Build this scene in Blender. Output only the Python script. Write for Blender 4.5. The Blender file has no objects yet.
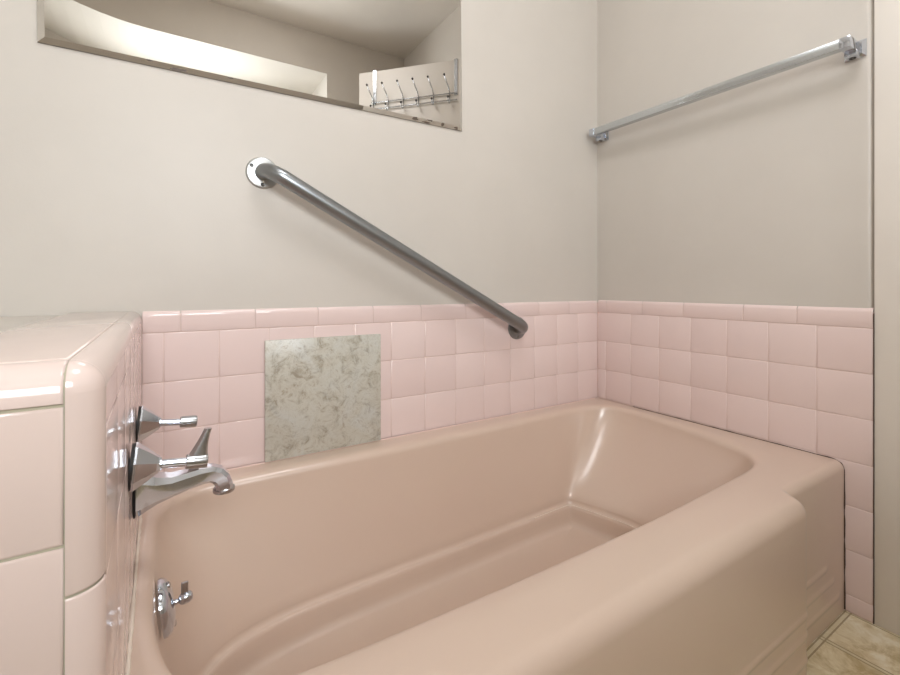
import bpy, bmesh, math, random
from mathutils import Vector, Matrix
random.seed(7)
sc = bpy.context.scene
COL = sc.collection
PI = math.pi

# ------------------------------------------------------------------ helpers
def lin(r, g, b):
    f = lambda c: (c / 255 / 12.92) if c / 255 <= .04045 else ((c / 255 + .055) / 1.055) ** 2.4
    return (f(r), f(g), f(b), 1)

def link(o, parent=None):
    COL.objects.link(o)
    if parent is not None:
        o.parent = parent
    return o

def obj(name, bm, mat, parent=None, smooth=True, angle=None):
    bmesh.ops.remove_doubles(bm, verts=bm.verts, dist=1e-6)
    bmesh.ops.recalc_face_normals(bm, faces=bm.faces)
    if smooth:
        for f in bm.faces:
            f.smooth = True
        if angle is not None:
            for e in bm.edges:
                if len(e.link_faces) == 2 and e.calc_face_angle(0) > math.radians(angle):
                    e.smooth = False
    me = bpy.data.meshes.new(name)
    bm.to_mesh(me)
    bm.free()
    o = bpy.data.objects.new(name, me)
    if mat is not None:
        me.materials.append(mat)
    return link(o, parent)

def tag(o, label, cat, group=None):
    o['label'] = label
    o['category'] = cat
    if group:
        o['group'] = group
    return o

def struct(o):
    o['kind'] = 'structure'
    return o

def thing(name, label, cat, loc=(0, 0, 0), group=None):
    o = bpy.data.objects.new(name, None)
    o.location = loc
    o.empty_display_size = .05
    link(o)
    return tag(o, label, cat, group)

def box(bm, x0, x1, y0, y1, z0, z1, bevel=0, seg=2):
    vs = [bm.verts.new((x, y, z)) for x in (x0, x1) for y in (y0, y1) for z in (z0, z1)]
    q = [(0, 1, 3, 2), (4, 6, 7, 5), (0, 4, 5, 1), (2, 3, 7, 6), (0, 2, 6, 4), (1, 5, 7, 3)]
    fs = [bm.faces.new([vs[i] for i in f]) for f in q]
    if bevel:
        es = list({e for f in fs for e in f.edges})
        bmesh.ops.bevel(bm, geom=es, offset=bevel, segments=seg, profile=.5, affect='EDGES')

def prism(bm, poly, z0, z1, axis=2):
    """extrude a 2-D outline; axis = the extrusion axis"""
    def P(a, b, c):
        return {2: (a, b, c), 1: (a, c, b), 0: (c, a, b)}[axis]
    lo = [bm.verts.new(P(a, b, z0)) for a, b in poly]
    hi = [bm.verts.new(P(a, b, z1)) for a, b in poly]
    n = len(poly)
    for i in range(n):
        j = (i + 1) % n
        bm.faces.new((lo[i], lo[j], hi[j], hi[i]))
    bm.faces.new(lo[::-1])
    bm.faces.new(hi)

def frame_of(d):
    d = Vector(d).normalized()
    a = Vector((0, 0, 1)) if abs(d.z) < .9 else Vector((1, 0, 0))
    u = d.cross(a).normalized()
    return d, u, u.cross(d).normalized()

def lathe(bm, org, axis, prof, n=32, caps=True, phase=0.0):
    """prof: (distance along axis, radius)"""
    d, u, v = frame_of(axis)
    org = Vector(org)
    rings = []
    for t, r in prof:
        rings.append([bm.verts.new(org + d * t + (u * math.cos(2 * PI * (i + phase) / n) + v * math.sin(2 * PI * (i + phase) / n)) * r) for i in range(n)])
    for a, b in zip(rings, rings[1:]):
        for i in range(n):
            j = (i + 1) % n
            bm.faces.new((a[i], a[j], b[j], b[i]))
    if caps:
        bm.faces.new(rings[0][::-1])
        bm.faces.new(rings[-1])

def tube(bm, pts, r, n=20, caps=True):
    pts = [Vector(p) for p in pts]
    rings = []
    u = None
    for k, p in enumerate(pts):
        t = (pts[min(k + 1, len(pts) - 1)] - pts[max(k - 1, 0)]).normalized()
        if u is None:
            _, u, _ = frame_of(t)
        u = (u - t * u.dot(t)).normalized()
        w = t.cross(u)
        rr = r[k] if isinstance(r, (list, tuple)) else r
        rings.append([bm.verts.new(p + (u * math.cos(2 * PI * i / n) + w * math.sin(2 * PI * i / n)) * rr) for i in range(n)])
    for a, b in zip(rings, rings[1:]):
        for i in range(n):
            j = (i + 1) % n
            bm.faces.new((a[i], a[j], b[j], b[i]))
    if caps:
        bm.faces.new(rings[0][::-1])
        bm.faces.new(rings[-1])

def fillet(pts, r, seg=10):
    """round the inner corners of a polyline"""
    pts = [Vector(p) for p in pts]
    out = [pts[0]]
    for a, b, c in zip(pts, pts[1:], pts[2:]):
        d1 = (a - b).normalized(); d2 = (c - b).normalized()
        ang = d1.angle(d2)
        t = r / math.tan(ang / 2)
        p1 = b + d1 * t
        cen = b + (d1 + d2).normalized() * (r / math.sin(ang / 2))
        nrm = d1.cross(d2).normalized()
        v0 = p1 - cen
        tot = PI - ang
        for i in range(seg + 1):
            out.append(cen + Matrix.Rotation(-tot * i / seg, 3, nrm) @ v0)
    out.append(pts[-1])
    return out

# ------------------------------------------------------------------ materials
def new_mat(name):
    m = bpy.data.materials.new(name)
    m.use_nodes = True
    nt = m.node_tree
    b = nt.nodes['Principled BSDF']
    return m, nt, b

def N(nt, t, **kw):
    n = nt.nodes.new(t)
    for k, v in kw.items():
        if hasattr(n, k):
            setattr(n, k, v)
        else:
            n.inputs[k.replace('_', ' ')].default_value = v
    return n

def ramp(nt, fac, stops):
    r = nt.nodes.new('ShaderNodeValToRGB')
    el = r.color_ramp.elements
    while len(el) < len(stops):
        el.new(.5)
    for e, (p, c) in zip(el, stops):
        e.position = p
        e.color = c
    nt.links.new(fac, r.inputs[0])
    return r.outputs[0]

def noise(nt, scale, detail=2, rough=.5, dist=0, coord='Object'):
    tc = nt.nodes.new('ShaderNodeTexCoord')
    n = nt.nodes.new('ShaderNodeTexNoise')
    n.inputs['Scale'].default_value = scale
    n.inputs['Detail'].default_value = detail
    n.inputs['Roughness'].default_value = rough
    n.inputs['Distortion'].default_value = dist
    nt.links.new(tc.outputs[coord], n.inputs['Vector'])
    return n.outputs['Fac']

def bump(nt, b, height, strength, dist=.001, chain=None):
    n = nt.nodes.new('ShaderNodeBump')
    n.inputs['Strength'].default_value = strength
    n.inputs['Distance'].default_value = dist
    nt.links.new(height, n.inputs['Height'])
    if chain is not None:
        nt.links.new(chain, n.inputs['Normal'])
    nt.links.new(n.outputs[0], b.inputs['Normal'])
    return n.outputs[0]

def plain(name, rgb, rough=.5, metal=0.0, spec=.5, coat=0.0):
    m, nt, b = new_mat(name)
    b.inputs['Base Color'].default_value = lin(*rgb)
    b.inputs['Roughness'].default_value = rough
    b.inputs['Metallic'].default_value = metal
    b.inputs['Specular IOR Level'].default_value = spec
    b.inputs['Coat Weight'].default_value = coat
    return m

def paint(name, rgb, rough=.42):
    m, nt, b = new_mat(name)
    a = tuple(max(0, c - 3) for c in rgb); c2 = tuple(min(255, c + 2) for c in rgb)
    nt.links.new(ramp(nt, noise(nt, 3, 4, .6), [(.3, lin(*a)), (.7, lin(*c2))]), b.inputs['Base Color'])
    b.inputs['Roughness'].default_value = rough
    b.inputs['Specular IOR Level'].default_value = .4
    n1 = bump(nt, b, noise(nt, 220, 3, .6), .18, .0006)
    bump(nt, b, noise(nt, 9, 3, .5), .25, .003, n1)
    return m

def glazed(name, rgb_a, rgb_b, rough=.13):
    m, nt, b = new_mat(name)
    g = nt.nodes.new('ShaderNodeNewGeometry')
    c = ramp(nt, g.outputs['Random Per Island'], [(0, lin(*rgb_a)), (1, lin(*rgb_b))])
    nt.links.new(c, b.inputs['Base Color'])
    b.inputs['Roughness'].default_value = rough
    b.inputs['Specular IOR Level'].default_value = .5
    bump(nt, b, noise(nt, 26, 2, .5), .05, .0015)
    return m

M = {}
M['paint'] = paint('greige_paint', (198, 192, 184))
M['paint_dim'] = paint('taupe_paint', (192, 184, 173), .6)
M['ceiling'] = paint('ceiling_paint', (226, 221, 214), .7)
M['white_paint'] = paint('white_paint', (232, 226, 217), .5)
M['door'] = paint('door_paint', (212, 206, 198), .45)
M['recess'] = paint('recess_paint', (214, 210, 203), .6)
M['casing'] = paint('casing_paint', (222, 216, 208), .4)
M['tile'] = glazed('pink_glazed_tile', (222, 202, 198), (226, 207, 203))
M['tile_edge'] = glazed('pale_pink_glazed_tile', (212, 194, 186), (216, 198, 191), .11)
M['grout'] = plain('pink_grey_grout', (214, 192, 184), .85, spec=.2)
M['grout_grey'] = plain('grey_green_grout', (176, 170, 150), .9, spec=.2)
M['caulk_white'] = plain('white_caulk', (226, 214, 200), .6)
M['caulk_pink'] = plain('pinkish_caulk', (220, 194, 184), .6)
M['caulk_dark'] = plain('darkened_joint', (84, 68, 60), .9, spec=.1)
M['chrome'] = plain('chrome', (204, 210, 220), .06, 1)
M['chrome_dull'] = plain('satin_chrome', (186, 189, 192), .22, 1)
M['black'] = plain('black_rubber', (22, 20, 20), .6)
M['ball'] = plain('dark_plastic_tip', (45, 38, 34), .4)
M['towel'] = plain('brushed_chrome', (200, 205, 208), .26, 1)
M['screw'] = plain('screw_steel', (120, 122, 122), .35, 1)

m, nt, b = new_mat('tub_enamel')
nt.links.new(ramp(nt, noise(nt, 2.2, 3, .5), [(.3, lin(204, 182, 166)), (.7, lin(208, 187, 171))]), b.inputs['Base Color'])
b.inputs['Roughness'].default_value = .22
b.inputs['Specular IOR Level'].default_value = .5
b.inputs['Coat Weight'].default_value = .6
b.inputs['Coat Roughness'].default_value = .3
b.inputs['Coat IOR'].default_value = 1.65
bump(nt, b, noise(nt, 60, 2, .5), .05, .0008)
M['enamel'] = m

def steel(name, rgb, rough, stretch=(1, 1, 1)):
    m, nt, b = new_mat(name)
    b.inputs['Base Color'].default_value = lin(*rgb)
    b.inputs['Metallic'].default_value = 1
    b.inputs['Roughness'].default_value = rough
    bump(nt, b, noise(nt, 420, 2, .6), .06, .0003)
    return m
M['steel_dim_refl'] = steel('brushed_steel_dim_reflection', (150, 154, 157), .33)  # same steel as the flange, dim reflections put into its colour
M['steel_bright_refl'] = steel('brushed_steel_bright_reflection', (196, 198, 198), .34)  # same steel again, lightened in colour for its brighter reflection
M['mirror'] = plain('mirror_silver', (222, 220, 216), .012, 1)
M['mirror_edge'] = plain('ground_glass_edge', (120, 112, 104), .3)
M['worn'] = plain('worn_silvering', (92, 80, 70), .5)

# marbled square tile
m, nt, b = new_mat('marbled_grey_beige')
n1 = noise(nt, 9, 6, .7, 1.2)
n2 = noise(nt, 30, 10, .8, .7)
c1 = ramp(nt, n1, [(.3, lin(192, 195, 192)), (.52, lin(186, 182, 168)), (.72, lin(174, 162, 142))])
c2 = ramp(nt, n2, [(.38, lin(104, 90, 72)), (.47, lin(180, 177, 166)), (.55, lin(204, 205, 198)), (.64, lin(138, 122, 98))])
mx = nt.nodes.new('ShaderNodeMix'); mx.data_type = 'RGBA'; mx.inputs[0].default_value = .5
nt.links.new(c1, mx.inputs[6]); nt.links.new(c2, mx.inputs[7])
nt.links.new(mx.outputs[2], b.inputs['Base Color'])
b.inputs['Roughness'].default_value = .3
bump(nt, b, n2, .1, .001)
M['marble'] = m

# vinyl floor: mottled squares parted by double grooves
m, nt, b = new_mat('mottled_vinyl')
tc = nt.nodes.new('ShaderNodeTexCoord')
sep = nt.nodes.new('ShaderNodeSeparateXYZ')
nt.links.new(tc.outputs['Object'], sep.inputs[0])
def mth(op, a, bb=None, c=None):
    n = nt.nodes.new('ShaderNodeMath'); n.operation = op
    for i, v in enumerate((a, bb, c)):
        if v is None: continue
        if isinstance(v, (int, float)): n.inputs[i].default_value = v
        else: nt.links.new(v, n.inputs[i])
    return n.outputs[0]
def groove(s, off, pitch=.156, half=.0052, w=.0016):
    d = mth('ABSOLUTE', mth('SUBTRACT', mth('MODULO', mth('ADD', mth('SUBTRACT', s, off), pitch * 40.5), pitch), pitch / 2))
    near = mth('ABSOLUTE', mth('SUBTRACT', d, half))
    return mth('LESS_THAN', near, w), mth('LESS_THAN', d, half)
gx, sx = groove(sep.outputs[0], -.1555)
gy, sy = groove(sep.outputs[1], -.7595)
g = mth('MAXIMUM', gx, gy)
strip = mth('MAXIMUM', sx, sy)
na = noise(nt, 14, 6, .7, .6)
cbase = ramp(nt, na, [(.36, lin(178, 158, 116)), (.5, lin(214, 200, 166)), (.62, lin(230, 222, 200))])
mx1 = nt.nodes.new('ShaderNodeMix'); mx1.data_type = 'RGBA'
nt.links.new(mth('MULTIPLY', strip, .6), mx1.inputs[0]); nt.links.new(cbase, mx1.inputs[6]); mx1.inputs[7].default_value = lin(206, 194, 164)
mx2 = nt.nodes.new('ShaderNodeMix'); mx2.data_type = 'RGBA'
nt.links.new(mth('MULTIPLY', g, .8), mx2.inputs[0]); nt.links.new(mx1.outputs[2], mx2.inputs[6]); mx2.inputs[7].default_value = lin(140, 122, 90)
nt.links.new(mx2.outputs[2], b.inputs['Base Color'])
b.inputs['Roughness'].default_value = .42
bump(nt, b, mth('MULTIPLY', g, -1), .5, .001)
M['floor'] = m

def emit(name, rgb, strength):
    m, nt, b = new_mat(name)
    b.inputs['Base Color'].default_value = lin(*rgb)
    b.inputs['Emission Color'].default_value = lin(*rgb)
    b.inputs['Emission Strength'].default_value = strength
    return m
FILL = 10.5  # strength of the added overhead glow
M['fill'] = emit('fill_glow', (252, 252, 255), FILL)
m, nt, b = new_mat('window_glass')
mixs = nt.nodes.new('ShaderNodeMixShader'); tr = nt.nodes.new('ShaderNodeBsdfTransparent'); gl = nt.nodes.new('ShaderNodeBsdfGlossy')
gl.inputs['Roughness'].default_value = .02
mixs.inputs[0].default_value = .08
nt.links.new(tr.outputs[0], mixs.inputs[1]); nt.links.new(gl.outputs[0], mixs.inputs[2])
nt.links.new(mixs.outputs[0], nt.nodes['Material Output'].inputs['Surface'])
M['glass'] = m

# ------------------------------------------------------------------ key measures
XL = -1.463            # tub face of the tiled half wall
PITCH = .1095          # tile module
ROW0 = .6974           # underside of the cap course
RIM = .3675            # tub rim
H = 2.43               # ceiling
YF = -1.717            # wall opposite the tub
PW = .006              # painted wall lies this far behind the tile face

# ------------------------------------------------------------------ tiles
def tile(bm, o, u, v, n, w, h, gap=.0016, wob=.002, pil=1.0):
    """pillowed glazed tile: o = lower left corner on the face plane"""
    o, u, v, n = Vector(o), Vector(u), Vector(v), Vector(n)
    tx = random.uniform(-wob, wob); ty = random.uniform(-wob, wob); dz = random.uniform(-.0002, .0002)
    g = gap / 2
    rings = []
    for ins, dep in ((g, -.003), (g, -.0011 * pil), (g + .0006, -.0004 * pil), (g + .0022, 0)):
        ring = []
        for a, b_ in ((ins, ins), (w - ins, ins), (w - ins, h - ins), (ins, h - ins)):
            ring.append(bm.verts.new(o + u * a + v * b_ + n * (dep + dz + (a - w / 2) * tx + (b_ - h / 2) * ty)))
        rings.append(ring)
    for a, b_ in zip(rings, rings[1:]):
        for i in range(4):
            j = (i + 1) % 4
            bm.faces.new((a[i], a[j], b_[j], b_[i]))
    bm.faces.new(rings[-1])

def cap_piece(bm, o, u, n, L, z0, z1, r=.012, gap=.0014):
    """bullnose cap: flat face from z0, rounded over to the wall at z1"""
    o, u, n = Vector(o), Vector(u), Vector(n)
    prof = [(-.003, z0 + gap / 2), (-.0006, z0 + gap / 2), (0, z0 + .0018)]
    for i in range(9):
        a = PI / 2 * i / 8
        prof.append((-r + r * math.cos(a), z1 - r + r * math.sin(a)))
    g = gap / 2
    secs = []
    for s, d in ((g, -.0009), (g + .0007, -.0002), (g + .002, 0), (L - g - .002, 0), (L - g - .0007, -.0002), (L - g, -.0009)):
        secs.append([bm.verts.new(o + u * s + n * (p + d) + Vector((0, 0, z + d * .5))) for p, z in prof])
    for a, b_ in zip(secs, secs[1:]):
        for i in range(len(prof) - 1):
            bm.faces.new((a[i], a[i + 1], b_[i + 1], b_[i]))

# ================================================================== SETTING
bm = bmesh.new(); box(bm, -2.6, 1.2, -2.4, .12, -.06, 0)
floor = struct(obj('floor', bm, M['floor'], smooth=False))
bm = bmesh.new(); box(bm, -2.6, 1.2, YF - .1, .12, H, H + .06)
ceiling = struct(obj('ceiling', bm, M['ceiling'], smooth=False))

# back wall
bm = bmesh.new(); box(bm, -2.6, .12, PW, .12, 0, H)
wall_back = struct(obj('wall_back', bm, M['paint'], smooth=False))
bm = bmesh.new(); box(bm, XL, .006, .0013, PW + .001, .33, .738)
obj('grout_bed', bm, M['grout'], wall_back, smooth=False)
bm = bmesh.new()
cols = [0] + [-PITCH * k for k in range(1, 14)] + [XL]
for r in range(3):
    z1 = ROW0 - r * PITCH; z0 = z1 - PITCH
    for a, b_ in zip(cols[1:], cols):
        tile(bm, (a, 0, z0), (1, 0, 0), (0, 0, 1), (0, -1, 0), b_ - a, z1 - z0)
obj('wainscot_tiles', bm, M['tile'], wall_back)
bm = bmesh.new()
caps = [XL, -1.3913, -1.2361, -1.084, -.931, -.78, -.6187, -.466, -.3076, -.1575, 0]
for a, b_ in zip(caps, caps[1:]):
    cap_piece(bm, (a, 0, 0), (1, 0, 0), (0, -1, 0), b_ - a, ROW0, .7465)
obj('cap_tiles', bm, M['tile'], wall_back)

# right wall (ends in a rounded plaster edge beside the door casing)
YE = -.8053
bm = bmesh.new()
arc = [(.02 - .014 * math.cos(PI / 2 * i / 6), -.790 - .014 * math.sin(PI / 2 * i / 6)) for i in range(7)]
prism(bm, [(.12, .12), (PW, .12)] + [(PW, -.78)] + arc + [(.12, -.804)], 0, H)
DY0, DY1, DZ = -.874, -1.60, 2.09
box(bm, .03, .12, DY0 + .005, -.804, 0, H)
box(bm, .006, .12, DY1, DY0 + .005, DZ, H)
box(bm, .006, .12, YF, DY1, 0, H)
wall_right = struct(obj('wall_right', bm, M['paint'], smooth=True, angle=25))
bm = bmesh.new(); box(bm, .0013, PW + .03, YE, .006, .0, .738)
obj('grout_bed', bm, M['grout'], wall_right, smooth=False)
bm = bmesh.new()
rc = [YE + PITCH * k for k in range(8)] + [0]
for r in range(7):
    z1 = ROW0 + .002 - r * PITCH; z0 = max(z1 - PITCH, .001)
    for i, (a, b_) in enumerate(zip(rc, rc[1:])):
        if r >= 4 and i > 0: continue
        if r == 3 and i > 1: continue
        if r == 0 and i == 6:      # the first course starts with one wider cut tile
            tile(bm, (0, a, z0), (0, 1, 0), (0, 0, 1), (-1, 0, 0), 0 - a, z1 - z0); continue
        if r == 0 and i == 7: continue
        tile(bm, (0, a, z0), (0, 1, 0), (0, 0, 1), (-1, 0, 0), b_ - a, z1 - z0)
obj('wainscot_tiles', bm, M['tile'], wall_right)
bm = bmesh.new()
rcap = [YE, -.6529, -.5216, -.3423, -.1935, -.04, 0]
for a, b_ in zip(rcap, rcap[1:]):
    cap_piece(bm, (0, a, 0), (0, 1, 0), (-1, 0, 0), b_ - a, ROW0 + .002, .7488)
obj('cap_tiles', bm, M['tile'], wall_right)
bm = bmesh.new(); box(bm, -.0008, .02, YE - .0012, YE - .0002, 0, .735)
obj('edge_joint', bm, M['caulk_dark'], wall_right, smooth=False)['label'] = 'dark open joint at the end of the tiles'

# door casing, jamb and head
bm = bmesh.new()
box(bm, .0015, .12, DY0, -.8066, 0, DZ, .0015)
trim_1 = struct(obj('trim_1', bm, M['casing'], smooth=True, angle=30))
bm = bmesh.new(); box(bm, -.012, .006, DY1 - .06, DY1, 0, DZ + .06, .003)
struct(obj('trim_2', bm, M['white_paint'], smooth=True, angle=30))

# hall beyond the doorway
bm = bmesh.new(); box(bm, 1.1, 1.2, -2.3, .12, 0, H)
box(bm, .12, 1.1, .02, .12, 0, H); box(bm, .12, 1.1, -2.3, -2.2, 0, H)
struct(obj('wall_hall', bm, M['paint'], smooth=False))

# outer left wall
bm = bmesh.new(); box(bm, -2.6, -2.5, YF, PW, 0, H)
struct(obj('wall_left', bm, M['paint'], smooth=False))

# opposite wall with a deep window recess whose head lifts at one end
AX0, AX1, AZ0, AZ1, AD = -2.25, -.548, 1.02, 2.185, .55
head = [(AX1, AZ1), (-1.5, AZ1)] + [(-1.5 - .075 * i, AZ1 + .045 * (.075 * i / .33) ** 2) for i in range(1, 11)]
AZL = head[-1][1]
bm = bmesh.new()
box(bm, -2.6, AX0, YF - .1, YF, 0, H)
box(bm, AX1, .12, YF - .1, YF, 0, H)
box(bm, AX0, AX1, YF - .1, YF, 0, AZ0)
prism(bm, [(x, z) for x, z in head] + [(AX0, H), (AX1, H)], YF - .1, YF, axis=1)
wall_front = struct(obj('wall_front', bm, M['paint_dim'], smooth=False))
# recess lining + window
bm = bmesh.new()
t = .02
lo = [(AX1, AZ0), ] + head + [(AX0, AZ0)]
ctr = Vector(((AX0 + AX1) / 2, (AZ0 + AZ1) / 2))
def outw(p):
    x, z = p
    return (x + (t if x > ctr.x + .6 else (-t if x < ctr.x - .6 else 0)) * (1 if (abs(x - AX0) < 2e-3 or abs(x - AX1) < 2e-3) else 0), z + (t if z > ctr.y else -t))
hi = [outw(p) for p in lo]
n = len(lo)
ctr_in = lambda x, z: (x + (.001 if x < ctr.x else -.001), z + (.001 if z < ctr.y else -.001))
lo = [ctr_in(*p) for p in lo]
ra = [bm.verts.new((x, YF - .001, z)) for x, z in lo]; rb = [bm.verts.new((x, YF - AD, z)) for x, z in lo]
rc_ = [bm.verts.new((x, YF - AD, z)) for x, z in hi]; rd = [bm.verts.new((x, YF - .101, z)) for x, z in hi]
for i in range(n):
    j = (i + 1) % n
    bm.faces.new((ra[i], ra[j], rb[j], rb[i])); bm.faces.new((rb[i], rb[j], rc_[j], rc_[i])); bm.faces.new((rc_[i], rc_[j], rd[j], rd[i]))
window_1 = struct(obj('window_1', bm, M['recess'], smooth=False))
yw = YF - AD
WX0, WX1, WZ0, WZ1 = -1.72, -.98, 1.10, 1.92
bm = bmesh.new()
for x0, x1, z0, z1 in ((AX0 - .02, WX0, AZ0 - .02, AZL + .03), (WX1, AX1 + .02, AZ0 - .02, AZ1 + .02), (WX0, WX1, AZ0 - .02, WZ0), (WX0, WX1, WZ1, AZL + .03)):
    box(bm, x0, x1, yw - .06, yw, z0, z1)
obj('recess_back', bm, M['recess'], window_1, smooth=False)
bm = bmesh.new()
for x0, x1, z0, z1 in ((WX0, WX1, WZ0, WZ0 + .035), (WX0, WX1, WZ1 - .035, WZ1), (WX0, WX0 + .035, WZ0, WZ1), (WX1 - .035, WX1, WZ0, WZ1)):
    box(bm, x0, x1, yw - .05, yw + .012, z0, z1, .003)
obj('window_frame', bm, M['white_paint'], window_1, angle=30)
bm = bmesh.new(); box(bm, WX0 + .02, WX1 - .02, yw - .024, yw - .020, WZ0 + .02, WZ1 - .02)
obj('window_pane', bm, M['glass'], window_1, smooth=False)

# tiled half wall carrying the faucet
EY, LZ, RR = -.785, .747, .020
XW = -1.583
bm = bmesh.new()
box(bm, -1.95, XL - .024, EY + .024, PW, 0, LZ - .006)
wall_half = struct(obj('wall_half', bm, M['paint'], smooth=False))
bm = bmesh.new()
box(bm, XW, XL - .0014, EY + .0014, 0, .0, LZ - .0014)
bmesh.ops.bevel(bm, geom=[e for e in bm.edges if (all(abs(v.co.x - (XL - .0014)) < 1e-5 for v in e.verts) or all(abs(v.co.y - (EY + .0014)) < 1e-5 for v in e.verts)) and (all(v.co.z > .5 for v in e.verts) or all(abs(v.co.x - (XL - .0014)) < 1e-5 and abs(v.co.y - (EY + .0014)) < 1e-5 for v in e.verts))], offset=RR, segments=6, profile=.5, affect='EDGES')
obj('grout_bed', bm, M['grout_grey'], wall_half, angle=40)
# tub-side field tiles
bm = bmesh.new()
yc = [EY + RR] + [-PITCH * k for k in range(6, 0, -1)] + [0]
for r in range(-1, 7):
    z1 = min(ROW0 - r * PITCH, LZ - RR); z0 = max(ROW0 - (r + 1) * PITCH, .001)
    for a, b_ in zip(yc, yc[1:]):
        tile(bm, (XL, a, z0), (0, 1, 0), (0, 0, 1), (1, 0, 0), b_ - a, z1 - z0, .0010, .0003, .35)
obj('side_tiles', bm, M['tile'], wall_half)
# end tiles facing the room
bm = bmesh.new()
zs = [.7195, .6265] + [.6265 - PITCH * k for k in range(1, 6)] + [0.001]
for z1, z0 in zip(zs, zs[1:]):
    tile(bm, (XW, EY, z0), (1, 0, 0), (0, 0, 1), (0, -1, 0), XL - RR - XW, z1 - z0, .0018)
obj('end_tiles', bm, M['tile_edge'], wall_half)
# ledge tiles
bm = bmesh.new()
ys = [EY + .026, -.001]
for a, b_ in zip(ys, ys[1:]):
    tile(bm, (XW, a, LZ), (1, 0, 0), (0, 1, 0), (0, 0, 1), XL - RR - XW, b_ - a, .0034)
obj('ledge_tiles', bm, M['tile_edge'], wall_half)
# rounded trims
def quarter(bm, org, along, n0, n1, L, r, gap=.0016, seg=10, closed_top=False):
    org, along, n0, n1 = Vector(org), Vector(along), Vector(n0), Vector(n1)
    g = gap / 2
    secs = []
    ends_ = ((L, 0),) if closed_top else ((L - g - .002, 0), (L - g - .0007, -.0003), (L - g, -.0010))
    for s, d in ((g, -.0010), (g + .0007, -.0003), (g + .002, 0)) + ends_:
        secs.append([bm.verts.new(org + along * s + (n0 * math.cos(PI / 2 * i / seg) + n1 * math.sin(PI / 2 * i / seg)) * (r + d)) for i in range(seg + 1)])
    for a, b_ in zip(secs, secs[1:]):
        for i in range(seg):
            bm.faces.new((a[i], a[i + 1], b_[i + 1], b_[i]))
cx_, cy_, cz_ = XL - RR, EY + RR, LZ - RR
for z0, z1 in ((.592, LZ - RR), (.44, .592), (.288, .44), (.136, .288), (0, .136)):
    bm = bmesh.new(); quarter(bm, (cx_, cy_, z0), (0, 0, 1), (0, -1, 0), (1, 0, 0), z1 - z0, RR, closed_top=(z1 > .7))
    obj('corner_trim', bm, M['tile_edge'], wall_half)
yy = [EY + RR, 0]
for a, b_ in zip(yy, yy[1:]):
    bm = bmesh.new(); quarter(bm, (cx_, a, cz_), (0, 1, 0), (1, 0, 0), (0, 0, 1), b_ - a, RR, .0012)
    obj('edge_trim', bm, M['tile_edge'], wall_half)
# corner nose (an eighth of a ball)
bm = bmesh.new()
S = 10
rows = []
for i in range(S + 1):
    ph = PI / 2 * i / S
    rows.append([bm.verts.new((cx_ + RR * math.cos(ph) * math.sin(PI / 2 * j / S), cy_ - RR * math.cos(ph) * math.cos(PI / 2 * j / S), cz_ + RR * math.sin(ph))) for j in range(S + 1)])
for a, b_ in zip(rows, rows[1:]):
    for j in range(S):
        bm.faces.new((a[j], a[j + 1], b_[j + 1], b_[j]))
obj('corner_nose', bm, M['tile_edge'], wall_half)
# rounded front cap over the end tiles
bm = bmesh.new()
r2 = .024
prof = [(EY, .7210), (EY, .7215), (EY, LZ - r2)] + [(EY + r2 - r2 * math.cos(PI / 2 * i / 10), LZ - r2 + r2 * math.sin(PI / 2 * i / 10)) for i in range(1, 11)]
prof = [(EY + .003, .7207)] + prof
secs = []
for x, d in ((XW, 0), (XL - RR - .003, 0), (XL - RR - .0014, .0004), (XL - RR - .001, .0015)):
    secs.append([bm.verts.new((x, y + d, z - d * .6)) for y, z in prof])
for a, b_ in zip(secs, secs[1:]):
    for i in range(len(prof) - 1):
        bm.faces.new((a[i], a[i + 1], b_[i + 1], b_[i]))
obj('cap_trim', bm, M['tile_edge'], wall_half)

wall_half.matrix_world = Matrix.Translation((XL, 0, 0)) @ Matrix.Rotation(.017, 4, 'Z') @ Matrix.Translation((-XL, 0, 0))
# ================================================================== BATHTUB
def arc2(c, r, a0, a1, n):
    return [(c[0] + r * math.cos(math.radians(a0 + (a1 - a0) * i / n)), c[1] + r * math.sin(math.radians(a0 + (a1 - a0) * i / n))) for i in range(n + 1)]
X0, X1, YB = XL + .0015, -.0025, -.0015
YM, YP = -.790, -.752         # front of the main apron, front of the recessed end panels
XA, XB = -.302, -1.165        # where the apron turns back to the end panels
# outer outline, counter-clockwise; every corner carries the radius of its roll-over
raw = []
def seg(p, q, n, r):
    for i in range(n):
        f = i / n
        raw.append((p[0] + (q[0] - p[0]) * f, p[1] + (q[1] - p[1]) * f, r))
def arcp(c, r, a0, a1, n, roll):
    for x, y in arc2(c, r, a0, a1, n):
        raw.append((x, y, roll))
R_END, R_MAIN = .021, .032
seg((X0, YP), (XB - .005, YP), 24, R_END)
arcp((XB - .005, YP - .005), .005, 90, 0, 3, R_END)
arcp((XB + .0325, YM + .0325), .0325, 180, 270, 12, R_MAIN)
seg((XB + .034, YM), (XA - .034, YM), 90, R_MAIN)
arcp((XA - .0325, YM + .0325), .0325, 270, 360, 14, R_MAIN)
arcp((XA + .005, YP - .005), .005, 180, 90, 4, R_END)
seg((XA + .0055, YP), (X1, YP), 34, R_END)
seg((X1, YP), (X1, YP + .03), 12, 0)
seg((X1, YP + .03), (X1, YB), 46, 0)
seg((X1, YB), (X0, YB), 110, 0)
seg((X0, YB), (X0, YP + .03), 46, 0)
seg((X0, YP + .03), (X0, YP), 12, 0)
NP = len(raw)
SL = .017      # the half wall runs slightly out of square; the tub end follows it
def skew(x, y):
    return x + SL * abs(y) * max(0, min(1, (-1.2 - x) / .26))
raw = [(skew(x, y), y, r) for x, y, r in raw]
for i in range(NP):        # even out the roll radius where apron and end panel meet
    pass
rr_ = [r[2] for r in raw]
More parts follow.
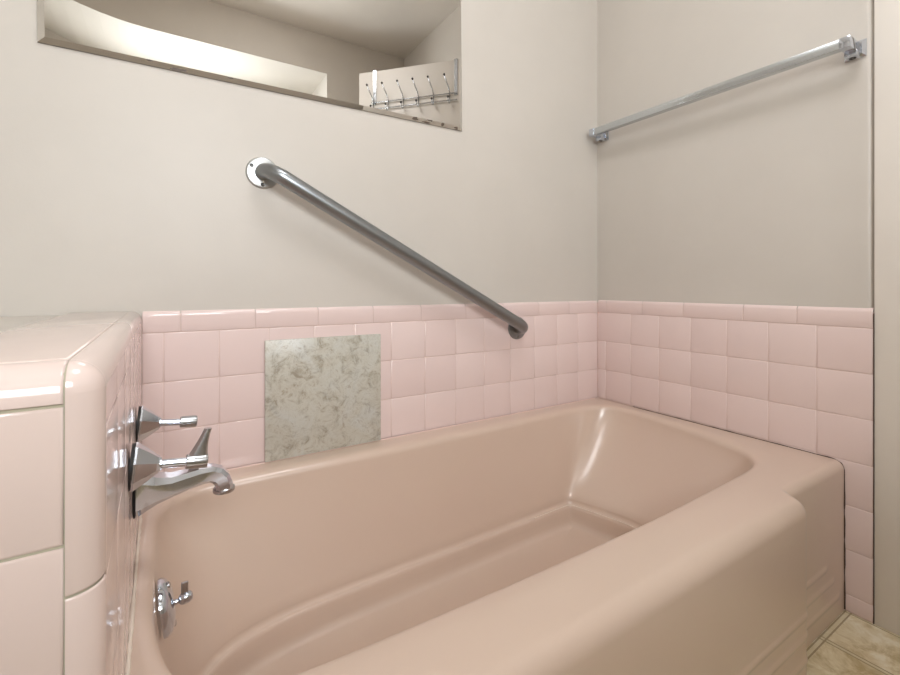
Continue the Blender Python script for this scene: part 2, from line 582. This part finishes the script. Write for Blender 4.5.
for _ in range(3):
    rr_ = [(rr_[i - 1] + 2 * rr_[i] + rr_[(i + 1) % NP]) / 4 if raw[i][1] < -.70 and -1.2 < raw[i][0] < -.28 else rr_[i] for i in range(NP)]
raw = [(x, y, rr_[i]) for i, (x, y, r) in enumerate(raw)]
# outward normals
nor = []
for i in range(NP):
    a, b_, c = raw[i - 1], raw[i], raw[(i + 1) % NP]
    t1 = Vector((b_[0] - a[0], b_[1] - a[1])); t2 = Vector((c[0] - b_[0], c[1] - b_[1]))
    t1 = t1.normalized() if t1.length > 1e-9 else t2.normalized(); t2 = t2.normalized() if t2.length > 1e-9 else t1
    n1, n2 = Vector((t1.y, -t1.x)), Vector((t2.y, -t2.x))
    m_ = (n1 + n2)
    m_ = m_ / max(m_.length_squared / 2, .5) if m_.length > 1e-6 else n1
    nor.append(m_)
# lip of the opening, from the photo
def catmull(pts, n):
    out = []
    k = len(pts)
    for i in range(k):
        p0, p1, p2, p3 = (Vector(pts[(i + j - 1) % k]) for j in range(4))
        for s in range(n):
            t_ = s / n
            out.append(.5 * ((2 * p1) + (p2 - p0) * t_ + (2 * p0 - 5 * p1 + 4 * p2 - p3) * t_ ** 2 + (3 * p1 - p0 - 3 * p2 + p3) * t_ ** 3))
    return out
LIP = [(-1.43, -.20), (-1.431, -.30), (-1.43, -.42), (-1.424, -.50), (-1.404, -.576), (-1.365, -.622), (-1.30, -.645), (-1.1, -.654), (-.88, -.658), (-.65, -.658),
       (-.465, -.652), (-.32, -.646), (-.25, -.641), (-.20, -.632), (-.155, -.605), (-.125, -.565), (-.102, -.50), (-.083, -.43), (-.066, -.32), (-.058, -.23), (-.060, -.165), (-.075, -.118), (-.11, -.086),
       (-.18, -.070), (-.30, -.07), (-.64, -.078), (-.92, -.078), (-1.20, -.072), (-1.34, -.076), (-1.40, -.10), (-1.424, -.145)]
WELL = [(-1.383, -.30), (-1.384, -.42), (-1.375, -.50), (-1.34, -.555), (-1.27, -.578), (-1.1, -.585), (-.88, -.59), (-.65, -.59),
        (-.48, -.585), (-.38, -.572), (-.305, -.54), (-.265, -.48), (-.252, -.40), (-.254, -.32), (-.277, -.235), (-.297, -.172), (-.305, -.15), (-.315, -.143), (-.34, -.1425), (-.44, -.145), (-.64, -.150),
        (-.92, -.156), (-1.16, -.166), (-1.28, -.19), (-1.345, -.232)]
lipc = catmull(LIP, 12); wellc = catmull(WELL, 12)
CEN = Vector((-.72, -.36))
def hit(curve, p):
    d = Vector(p) - CEN
    best = None
    k = len(curve)
    for i in range(k):
        a = curve[i] - CEN; e = curve[(i + 1) % k] - curve[i]
        den = d.x * e.y - d.y * e.x
        if abs(den) < 1e-12: continue
        t_ = (a.x * e.y - a.y * e.x) / den
        s = (a.x * d.y - a.y * d.x) / den
        if t_ > 0 and -1e-6 <= s <= 1 + 1e-6:
            if best is None or t_ > best: best = t_
    return CEN + d * best
inner = [hit(lipc, (r[0], r[1])) for r in raw]
well = [hit(wellc, (r[0], r[1])) for r in raw]
def shift(curve, amount):
    """move a ring outwards along its own normals"""
    out = []
    k = len(curve)
    for i in range(k):
        t_ = curve[(i + 1) % k] - curve[i - 1]
        t_ = t_.normalized() if t_.length > 1e-9 else Vector((1, 0))
        out.append(curve[i] + Vector((t_.y, -t_.x)) * amount)
    return out
rings = []
def ridge(x, y, z):
    """three raised ribs low on the apron; the upper ones stop short on the end panel"""
    if y > -.70: return 0
    o = 0
    for zc, xe in ((.138, -.112), (.097, -.066), (.048, -.03)):
        if x > xe or x < -1.463 - xe: continue
        d = abs(z - zc) / .010
        if d < 1: o += .0022 * math.cos(d * PI / 2) ** 1.5
    return o
zl = [0, .02, .034] + [.038 + .0025 * i for i in range(9)] + [.072, .084] + [.087 + .0025 * i for i in range(9)] + [.115, .126] + [.128 + .0025 * i for i in range(9)] + [.155, .2, .25, .30]
for z in zl:
    rings.append([(r[0] + nor[i].x * ridge(r[0], r[1], z), r[1] + nor[i].y * ridge(r[0], r[1], z), z) for i, r in enumerate(raw)])
K = 9
for k in range(K + 1):
    a = PI / 2 * k / K
    ring = []
    for i, r in enumerate(raw):
        c = 1 - math.cos(a)
        x, y = r[0] - nor[i].x * r[2] * c, r[1] - nor[i].y * r[2] * c
        z = RIM - r[2] + r[2] * math.sin(a)
        if abs(r[0] - X1) < 1e-6 or r[0] < X0 + .03:      # the ends run straight into the walls
            x = r[0]
            y = max(r[1], YP + R_END * c)
            z = RIM - R_END + R_END * math.sin(a)
        ring.append((x, y, z))
    rings.append(ring)
top = rings[-1]
ROLL = .021
lip_out = shift(inner, ROLL * .8)
for f in (.33, .66):
    rings.append([(top[i][0] + (lip_out[i].x - top[i][0]) * f, top[i][1] + (lip_out[i].y - top[i][1]) * f, RIM) for i in range(NP)])
for k in range(0, 8):
    a = math.radians(80) * k / 7
    rings.append([(lip_out[i].x + (inner[i].x - lip_out[i].x) * math.sin(a) , lip_out[i].y + (inner[i].y - lip_out[i].y) * math.sin(a), RIM - .001 * (k > 0) - ROLL * (1 - math.cos(a))) for i in range(NP)])
zt = RIM - .001 - ROLL * (1 - math.cos(math.radians(80)))
WZ = .088
w_out = shift(well, .012)
for k in range(1, 15):
    f = k / 15
    e = f ** 1.25
    rings.append([(inner[i].x + (w_out[i].x - inner[i].x) * e, inner[i].y + (w_out[i].y - inner[i].y) * e, zt + (WZ + .016 - zt) * f) for i in range(NP)])
for k in range(0, 7):      # hollow curve into the narrow step
    a = PI / 2 * k / 6
    rings.append([(w_out[i].x + (well[i].x - w_out[i].x) * (1 - math.cos(a)) * .8, w_out[i].y + (well[i].y - w_out[i].y) * (1 - math.cos(a)) * .8, WZ + .0165 - .0165 * math.sin(a)) for i in range(NP)])
for off, z in ((0, WZ - .0006), (-.0025, WZ - .003), (-.0045, WZ - .009), (-.0065, WZ - .024), (-.009, WZ - .042), (-.014, WZ - .054), (-.026, WZ - .060)):
    rr = shift(well, off)
    rings.append([(p.x, p.y, z) for p in rr])
last = rings[-1]
for f in (.3, .6, .85):
    rings.append([(x + (CEN.x - x) * f, y + (CEN.y - y) * f * .98, z - .003 * f) for x, y, z in last])
bm = bmesh.new()
bv = [[bm.verts.new(p) for p in ring] for ring in rings]
for a, b_ in zip(bv, bv[1:]):
    for i in range(NP):
        j = (i + 1) % NP
        bm.faces.new((a[i], a[j], b_[j], b_[i]))
bm.faces.new(bv[-1])
tub = obj('bathtub', bm, M['enamel'], smooth=True, angle=58)
tag(tub, 'long pink beige enamel bathtub built in between tiled walls', 'bathtub')

# caulk and joints of the tub
def bead(name, pts, r, mat, parent, jit=.0, label=None):
    P = []
    for a, b_ in zip(pts, pts[1:]):
        a, b_ = Vector(a), Vector(b_)
        n_ = max(2, int((b_ - a).length / .012))
        for i in range(n_):
            P.append(a + (b_ - a) * (i / n_))
    P.append(Vector(pts[-1]))
    rad = [r * random.uniform(1 - jit, 1 + jit) for _ in P]
    bm = bmesh.new(); tube(bm, P, rad, 8)
    o = obj(name, bm, mat, parent)
    if label: o['label'] = label
    return o
bead('caulk_bead', [(XL + .002, -.01, RIM), (XL + .002 + SL * .70, -.70, RIM)], .0026, M['caulk_white'], tub, .35, 'white caulk line along the half wall')
bead('caulk_bead', [(XL + .01, -.0037, RIM), (-.02, -.0037, RIM)], .0023, M['caulk_pink'], tub, .35, 'pinkish caulk line along the back wall')
bead('open_joint', [(-.0012, -.16, RIM), (-.0012, YP + .020, RIM + .0005), (-.0012, YP + .0055, RIM - .0065), (-.0012, YP - .0003, RIM - .022), (-.0012, YP - .001, .004)], .0013, M['caulk_dark'], tub, .5, 'dark gap against the right tiles')
# pale worn edge on the step inside the tub
wl = [p for p in wellc]
idx = [i for i, p in enumerate(wl) if (p.x > -.47 and p.y > -.36 and p.x < -.2)]
pts = [(wl[i].x, wl[i].y, WZ + .0004) for i in idx]
bead('worn_edge', pts, .0011, M['caulk_white'], tub, .2, 'thin pale line along the step')

# overflow plate with trip lever, on the faucet end of the tub
OC = Vector((-1.4185, -.345, .300))
ax = Vector((1, 0, .13)).normalized()
bm = bmesh.new(); lathe(bm, OC - ax * .004, ax, [(0, .042), (.005, .042), (.010, .038), (.015, .029), (.0175, .015), (.018, .004)], 36)
plate = obj('overflow_plate', bm, M['chrome'], tub, angle=40); plate['label'] = 'round chrome overflow plate'
d_, u_, v_ = frame_of(ax)
upv = Vector((-.13, 0, 1)).normalized()
for s in (1, -1):
    bm = bmesh.new(); lathe(bm, OC + upv * .031 * s + ax * .0075, ax, [(0, .0055), (.003, .0055), (.0045, .003)], 16)
    obj('screw', bm, M['chrome_dull'], plate, angle=40)
bm = bmesh.new()
lathe(bm, OC + ax * .011, ax + Vector((0, 0, .05)), [(0, .0055), (.003, .0042), (.008, .0042), (.010, .0075), (.014, .0088), (.021, .0088), (.026, .0065), (.028, .003)], 20)
lv = obj('trip_lever', bm, M['chrome'], plate, angle=40)
bm = bmesh.new(); q = OC + ax * .028 + upv * .006
box(bm, q.x - .005, q.x + .005, q.y - .0025, q.y + .0025, q.z, q.z + .02, .0012)
obj('lever_tab', bm, M['chrome_dull'], lv, angle=40)

# ================================================================== FAUCET
def handle(y, z, turn, label):
    root = thing('faucet_handle', label, 'faucet handle', (XL + SL * abs(y), y, z), 'tub faucet handles')
    root.rotation_euler = (0, .105, SL)
    def P(name, bm, mat, par=root, angle=35):
        return obj(name, bm, mat, par, angle=angle)
    X = (1, 0, 0)
    bm = bmesh.new(); lathe(bm, (.0003, 0, 0), X, [(0, .0285), (.0042, .0285)], 32); P('gasket', bm, M['black'])
    bm = bmesh.new(); lathe(bm, (.0042, 0, 0), X, [(0, .0295), (.0026, .0295), (.005, .0275), (.015, .0205), (.0245, .0125), (.028, .0105)], 8, phase=.5); P('escutcheon', bm, M['chrome'], angle=12)
    bm = bmesh.new(); lathe(bm, (.031, 0, 0), X, [(0, .0085), (.003, .0085), (.004, .0056), (.034, .0056)], 20); P('stem', bm, M['chrome'])
    bm = bmesh.new()
    lathe(bm, (.062, 0, 0), X, [(0, .0086), (.001, .0094), (.022, .0100), (.025, .0094), (.026, .006)], 24)
    hub = P('handle_hub', bm, M['chrome_dull'])
    # lever blade: sweeps up and outwards from the hub
    bm = bmesh.new()
    secs = []
    for k in range(13):
        f = k / 12
        h = .004 + .038 * f
        xc = .075 + .0095 * f ** 1.2
        wx = .0085 * (1 - f) ** 1.7 + .0046
        wy = .0068 - .0012 * f
        ring = []
        for i in range(16):
            a = 2 * PI * i / 16
            ca, sa = math.cos(a), math.sin(a)
            e = .7
            ring.append((xc + wx * math.copysign(abs(ca) ** e, ca), wy * math.copysign(abs(sa) ** e, sa), h))
        secs.append(ring)
    R = Matrix.Rotation(turn, 4, 'X')
    vs = [[bm.verts.new(R @ Vector(p)) for p in ring] for ring in secs]
    for a, b_ in zip(vs, vs[1:]):
        for i in range(16):
            j = (i + 1) % 16
            bm.faces.new((a[i], a[j], b_[j], b_[i]))
    bm.faces.new(vs[0][::-1]); bm.faces.new(vs[-1])
    P('lever', bm, M['chrome_dull'], hub)
    return root
handle(-.478, .571, math.radians(-6), 'chrome faucet handle nearest the camera with its lever pointing up')
handle(-.272, .572, math.radians(-104), 'chrome faucet handle nearest the back wall with its lever turned sideways')

sp = thing('tub_spout', 'faceted chrome tub spout curving down below the two handles', 'tub spout', (XL + SL * .376, -.376, .5))
sp.rotation_euler = (0, 0, SL)
bm = bmesh.new(); box(bm, .0003, .004, -.026, .026, -.029, .031, .003); obj('gasket', bm, M['black'], sp, angle=40)
bm = bmesh.new()
S = [(.004, .001, .0315, .029, 0), (.008, .001, .031, .0285, 0), (.016, .0005, .0265, .026, 0), (.03, -.0005, .0195, .0225, 2), (.05, .0, .0145, .0195, 6), (.07, .003, .0128, .0175, 8), (.09, .0058, .0122, .0162, 4),
     (.1035, .0055, .0122, .0155, -14), (.1125, .0015, .0123, .015, -38), (.119, -.006, .0123, .0147, -62), (.122, -.0145, .0123, .0143, -82), (.1225, -.0215, .0123, .014, -90)]
vs = []
def octo(hh, hw, c=.42):
    return [(hw, -hh * (1 - c)), (hw, hh * (1 - c)), (hw * (1 - c), hh), (-hw * (1 - c), hh), (-hw, hh * (1 - c)), (-hw, -hh * (1 - c)), (-hw * (1 - c), -hh), (hw * (1 - c), -hh)]
for x, z, hh, hw, ang in S:
    x = .004 + (x - .004) * .965
    a = math.radians(ang)
    ring = []
    for y_, h_ in octo(hh, hw):
        ring.append(bm.verts.new((x - math.sin(a) * h_, y_, z + math.cos(a) * h_)))
    vs.append(ring)
for a, b_ in zip(vs, vs[1:]):
    for i in range(8):
        j = (i + 1) % 8
        bm.faces.new((a[i], a[j], b_[j], b_[i]))
bm.faces.new(vs[0][::-1]); bm.faces.new(vs[-1])
for e in bm.edges: pass
o = obj('spout_body', bm, M['chrome'], sp, angle=24)
bm = bmesh.new(); lathe(bm, (.1183, 0, -.0195), (0, 0, -1), [(0, .0135), (.002, .0158), (.006, .0162), (.0078, .0152), (.0078, .0115), (.0035, .0110)], 28)
obj('outlet_ring', bm, M['chrome_dull'], sp, angle=40)

# ================================================================== GRAB BAR
A, B = Vector((-1.219, PW, 1.078)), Vector((-.409, 0, .658))
gb = thing('grab_bar', 'brushed steel grab bar slanting down the wall above the tub', 'grab bar', A)
OFF = -.056
path = fillet([(A.x, A.y - .004, A.z), (A.x, OFF, A.z), (B.x, OFF, B.z), (B.x, -.004, B.z)], .046, 12)
mid = []
for a, b_ in zip(path, path[1:]):
    nseg = max(1, int((b_ - a).length / .06))
    for i in range(nseg): mid.append(a + (b_ - a) * i / nseg)
mid.append(path[-1])
bm = bmesh.new(); tube(bm, [p - A for p in mid], .0187, 28); obj('bar', bm, M['steel_dim_refl'], gb, angle=50)
def flange(c, mat, first):
    bm = bmesh.new(); lathe(bm, c - A, (0, -1, 0), [(0, .0385), (.0025, .0385), (.004, .037), (.0048, .034), (.006, .0225), (.0065, .0195)], 40)
    f = obj('flange', bm, mat, gb, angle=50)
    for k in range(3):
        a = math.radians(150 + 120 * k)
        p = c - A + Vector((math.cos(a) * .029, -.0048, math.sin(a) * .029))
        bm = bmesh.new(); lathe(bm, p, (0, -1, 0), [(0, .0048), (.0012, .0046), (.0022, .003), (.0013, .0012)], 14)
        obj('screw', bm, M['screw'], f, angle=40)
    return f
flange(A, M['steel_bright_refl'], True)['label'] = 'upper flange with a brighter reflection in its colour'
flange(B, M['steel_dim_refl'], False)

# ================================================================== TOWEL BAR
TZ = 1.378
tb = thing('towel_bar', 'square chrome towel bar high on the right wall', 'towel bar', (PW, -.4, TZ))
L0, L1 = -.027, -.772
z0_, z1_ = 1.381, 1.3735
XBAR = -.056
def loc(x, y, z): return Vector((x - PW, y + .4, z - TZ))
bm = bmesh.new()
hs = .0112
ends = []
for y, z in ((L0 + .004, z0_), (L1 - .004, z1_)):
    ends.append([bm.verts.new(loc(XBAR + a * hs, y, z + b_ * hs)) for a, b_ in ((-1, -1), (1, -1), (1, 1), (-1, 1))])
for i in range(4):
    j = (i + 1) % 4
    bm.faces.new((ends[0][i], ends[0][j], ends[1][j], ends[1][i]))
bm.faces.new(ends[0]); bm.faces.new(ends[1][::-1])
bmesh.ops.bevel(bm, geom=[e for e in bm.edges], offset=.0012, segments=2, profile=.5, affect='EDGES')
obj('bar', bm, M['towel'], tb, angle=40)
for y, z in ((L0, z0_), (L1, z1_)):
    bm = bmesh.new()
    p = loc(PW, y, z)
    # wall plate with bevelled edge, block arm, square collar around the bar
    hw = .0205
    yv = []
    for x, s in ((0, hw), (-.004, hw), (-.009, hw - .007)):
        yv.append([bm.verts.new(p + Vector((x, a * s, b_ * s))) for a, b_ in ((-1, -1), (1, -1), (1, 1), (-1, 1))])
    for a, b_ in zip(yv, yv[1:]):
        for i in range(4):
            j = (i + 1) % 4
            bm.faces.new((a[i], a[j], b_[j], b_[i]))
    bm.faces.new(yv[0]); bm.faces.new(yv[-1])
    box(bm, XBAR - PW - .0128, -.008, p.y - .0108, p.y + .0108, p.z - .0128, p.z + .0128, .0015)
    box(bm, -.036, -.006, p.y - .0125, p.y + .0125, p.z - .0235, p.z - .010, .002)
    br = obj('bracket', bm, M['chrome'], tb, angle=30)
    bm = bmesh.new(); lathe(bm, p + Vector((-.021, 0, -.0230)), (0, 0, -1), [(0, .0068), (.0016, .0068), (.0016, .004), (.0002, .004)], 18)
    obj('set_screw', bm, M['ball'], br, angle=40)

# ================================================================== MIRROR
mx0, mx1, mz0, mz1 = -1.632, -.632, 1.284, 2.0
MO = Vector((-1.132, PW, 1.286))
bm = bmesh.new()
def rect(ins, y):
    return [bm.verts.new(Vector((x, y, z)) - Vector((MO.x, 0, MO.z))) for x, z in ((mx0 + ins, mz0 + ins), (mx1 - ins, mz0 + ins), (mx1 - ins, mz1 - ins), (mx0 + ins, mz1 - ins))]
r0, r1 = rect(.0, -.0006), rect(.0, -.0040)
for i in range(4):
    j = (i + 1) % 4
    bm.faces.new((r0[i], r0[j], r1[j], r1[i]))
bm.faces.new(r0)
mir = obj('wall_mirror', bm, M['mirror_edge'], smooth=False)
mir.location = MO
mir.rotation_euler = (0, -math.radians(.58), 0)
tag(mir, 'large unframed mirror with a worn lower edge on the back wall', 'mirror')
bm = bmesh.new()
r1 = rect(.0, -.0041); r2_ = rect(.0115, -.0075)
for i in range(4):
    j = (i + 1) % 4
    bm.faces.new((r1[i], r1[j], r2_[j], r2_[i]))
obj('bevel', bm, M['mirror'], mir, smooth=False)
bm = bmesh.new(); rA = rect(.0115, -.0075); bm.faces.new(rA)
obj('mirror_glass', bm, M['mirror'], mir, smooth=False)
# worn patches in the silvering along the lower edge
random.seed(11)
def patch(xc, zc, w, h):
    bm = bmesh.new()
    n_ = 14
    yb = lambda z: -.0042 - .0034 * min(1, max(0, (z - mz0) / .0115)) - .0003
    vv = []
    for i in range(n_):
        a = 2 * PI * i / n_
        r_ = random.uniform(.55, 1)
        x = xc + math.cos(a) * w * r_; z = max(mz0 + .0003, zc + math.sin(a) * h * r_)
        vv.append((x, z))
    lo_ = [bm.verts.new(Vector((x, yb(z), z)) - Vector((MO.x, 0, MO.z))) for x, z in vv]
    bm.faces.new(lo_)
    obj('worn_patch', bm, M['worn'], mir, smooth=False)
for xc, zc, w, h in ((-1.395, mz0 + .003, .022, .004), (-.80, mz0 + .006, .014, .006), (-.705, mz0 + .007, .007, .006), (-.655, mz0 + .004, .008, .005), (-.75, mz0 + .010, .012, .003), (-1.45, mz0 + .010, .008, .002), (-1.29, mz0 + .009, .008, .002), (-.76, mz0 + .003, .02, .003)):
    patch(xc, zc, w, h)

# ================================================================== MARBLED SQUARE TILE
bm = bmesh.new(); box(bm, -1.2152, -.9118, -.0085, -.0008, RIM + .0024, .6668, .0009, 2)
pt = obj('marbled_tile', bm, M['marble'], smooth=True, angle=30)
tag(pt, 'square grey beige marbled tile patch on the pink wall above the tub', 'tile')

# ================================================================== DOOR + HOOK RACK (seen in the mirror)
HP = Vector((-.008, -.901, 0))
dd = Vector((-.452 + .036, -1.392 + .932, 0)).normalized()
dn = Vector((dd.y, -dd.x, 0))
if dn.y < 0: dn = -dn
Ld = (Vector((-.452, -1.392, 0)) - HP).length
Mx = Matrix(((dd.x, -dn.x, 0, HP.x), (dd.y, -dn.y, 0, HP.y), (0, 0, 1, 0), (0, 0, 0, 1)))
# door local: x along the leaf, y into the leaf thickness, z up
bm = bmesh.new(); box(bm, .0, Ld, 0, .035, .012, 2.078, .002)
door_1 = struct(obj('door_1', bm, M['door'], smooth=True, angle=30))
door_1.matrix_world = Mx
bm = bmesh.new(); lathe(bm, (Ld - .06, 0, 1.0), (0, -1, 0), [(0, .028), (.004, .028), (.008, .012), (.03, .012), (.036, .026), (.052, .028), (.06, .018)], 24)
obj('door_knob', bm, M['chrome_dull'], door_1, angle=40)

rk = thing('hook_rack', 'wire hook rack hung over the top of the open door', 'hook rack')
rk.matrix_world = Mx @ Matrix.Translation((Ld / 2, -.004, 2.078))
def rl(s, y, z):   # s is measured from the free edge of the door
    return Vector((Ld - s - Ld / 2, y + .004, z - 2.078))
for s in (.103, .602):
    bm = bmesh.new()
    for (ya, yb_, za, zb) in ((-.0035, -.0012, 1.878, 2.0815), (-.0035, .0385, 2.0792, 2.0815), (.0362, .0385, 2.03, 2.0815)):
        p, q = rl(s + .010, ya, za), rl(s - .010, yb_, zb)
        box(bm, min(p.x, q.x), max(p.x, q.x), min(p.y, q.y), max(p.y, q.y), p.z, q.z)
    obj('strap', bm, M['chrome_dull'], rk, smooth=False)
for z in (1.888, 1.850):
    bm = bmesh.new(); tube(bm, [rl(.085, -.009, z), rl(.61, -.009, z)], .0032, 10); obj('rail', bm, M['chrome_dull'], rk)
for s in (.078, .173, .268, .361, .453, .548):
    bm = bmesh.new()
    pts = fillet([rl(s + .020, -.009, 1.885), rl(s + .020, -.016, 1.832), rl(s + .020, -.040, 1.828), rl(s + .019, -.044, 1.855)], .008, 6)
    tube(bm, pts, .0032, 10)
    tube(bm, [rl(s + .020, -.009, 1.885), rl(s + .016, -.016, 1.915), rl(s, -.055, 1.975)], .0032, 10)
    h_ = obj('hook', bm, M['chrome_dull'], rk)
    for p in (rl(s, -.055, 1.977), rl(s + .019, -.044, 1.857)):
        bm = bmesh.new(); bmesh.ops.create_uvsphere(bm, u_segments=14, v_segments=8, radius=.0065, matrix=Matrix.Translation(p))
        obj('ball_tip', bm, M['ball'], h_)

# ================================================================== LIGHT
LX, LY = -.95, -.95
cl = thing('ceiling_fill', 'round unseen added lamp flush on the ceiling', 'ceiling lamp', (LX, LY, H))  # out of view, added as overhead fill for rim and ledge
bm = bmesh.new(); lathe(bm, (0, 0, 0), (0, 0, -1), [(0, .315), (.02, .315), (.024, .31)], 40); obj('fill_base', bm, M['chrome_dull'], cl, angle=40)
bm = bmesh.new(); lathe(bm, (0, 0, -.024), (0, 0, -1), [(0, .30), (.02, .297), (.05, .25), (.072, .15), (.08, .03)], 40); obj('fill_dome', bm, M['fill'], cl)

ld = bpy.data.lights.new('window_daylight', 'AREA')
ld.shape = 'RECTANGLE'; ld.size = WX1 - WX0 - .06; ld.size_y = WZ1 - WZ0 - .06
ld.energy = 36; ld.color = (.93, .97, 1)
lo_ = bpy.data.objects.new('window_daylight', ld)
lo_.location = ((WX0 + WX1) / 2, yw - .055, (WZ0 + WZ1) / 2)
lo_.rotation_euler = (PI / 2, 0, 0)
link(lo_)
w = bpy.data.worlds.new('world'); sc.world = w; w.use_nodes = True
bg = w.node_tree.nodes['Background']; bg.inputs[0].default_value = (1, .99, .97, 1); bg.inputs[1].default_value = .8

# ================================================================== CAMERA
cam = bpy.data.cameras.new('camera'); co = bpy.data.objects.new('camera', cam); link(co)
f = 446.4444; yaw = 1.0115
cam.sensor_width = 36; cam.lens = 36 * f / 900
cam.shift_y = -(337.5 - 286.99) / 900
cam.clip_start = .02
co.location = (-1.4106, -1.1697, .798)
co.rotation_euler = (PI / 2, 0, yaw - PI / 2)
sc.camera = co
sc.view_settings.view_transform = 'Standard'
sc.view_settings.look = 'None'
sc.view_settings.exposure = 0.08
sc.view_settings.gamma = 1
sc.view_settings.use_curve_mapping = False
sc.cycles.use_denoising = True
sc.cycles.max_bounces = 14
sc.cycles.diffuse_bounces = 8
sc.cycles.glossy_bounces = 8
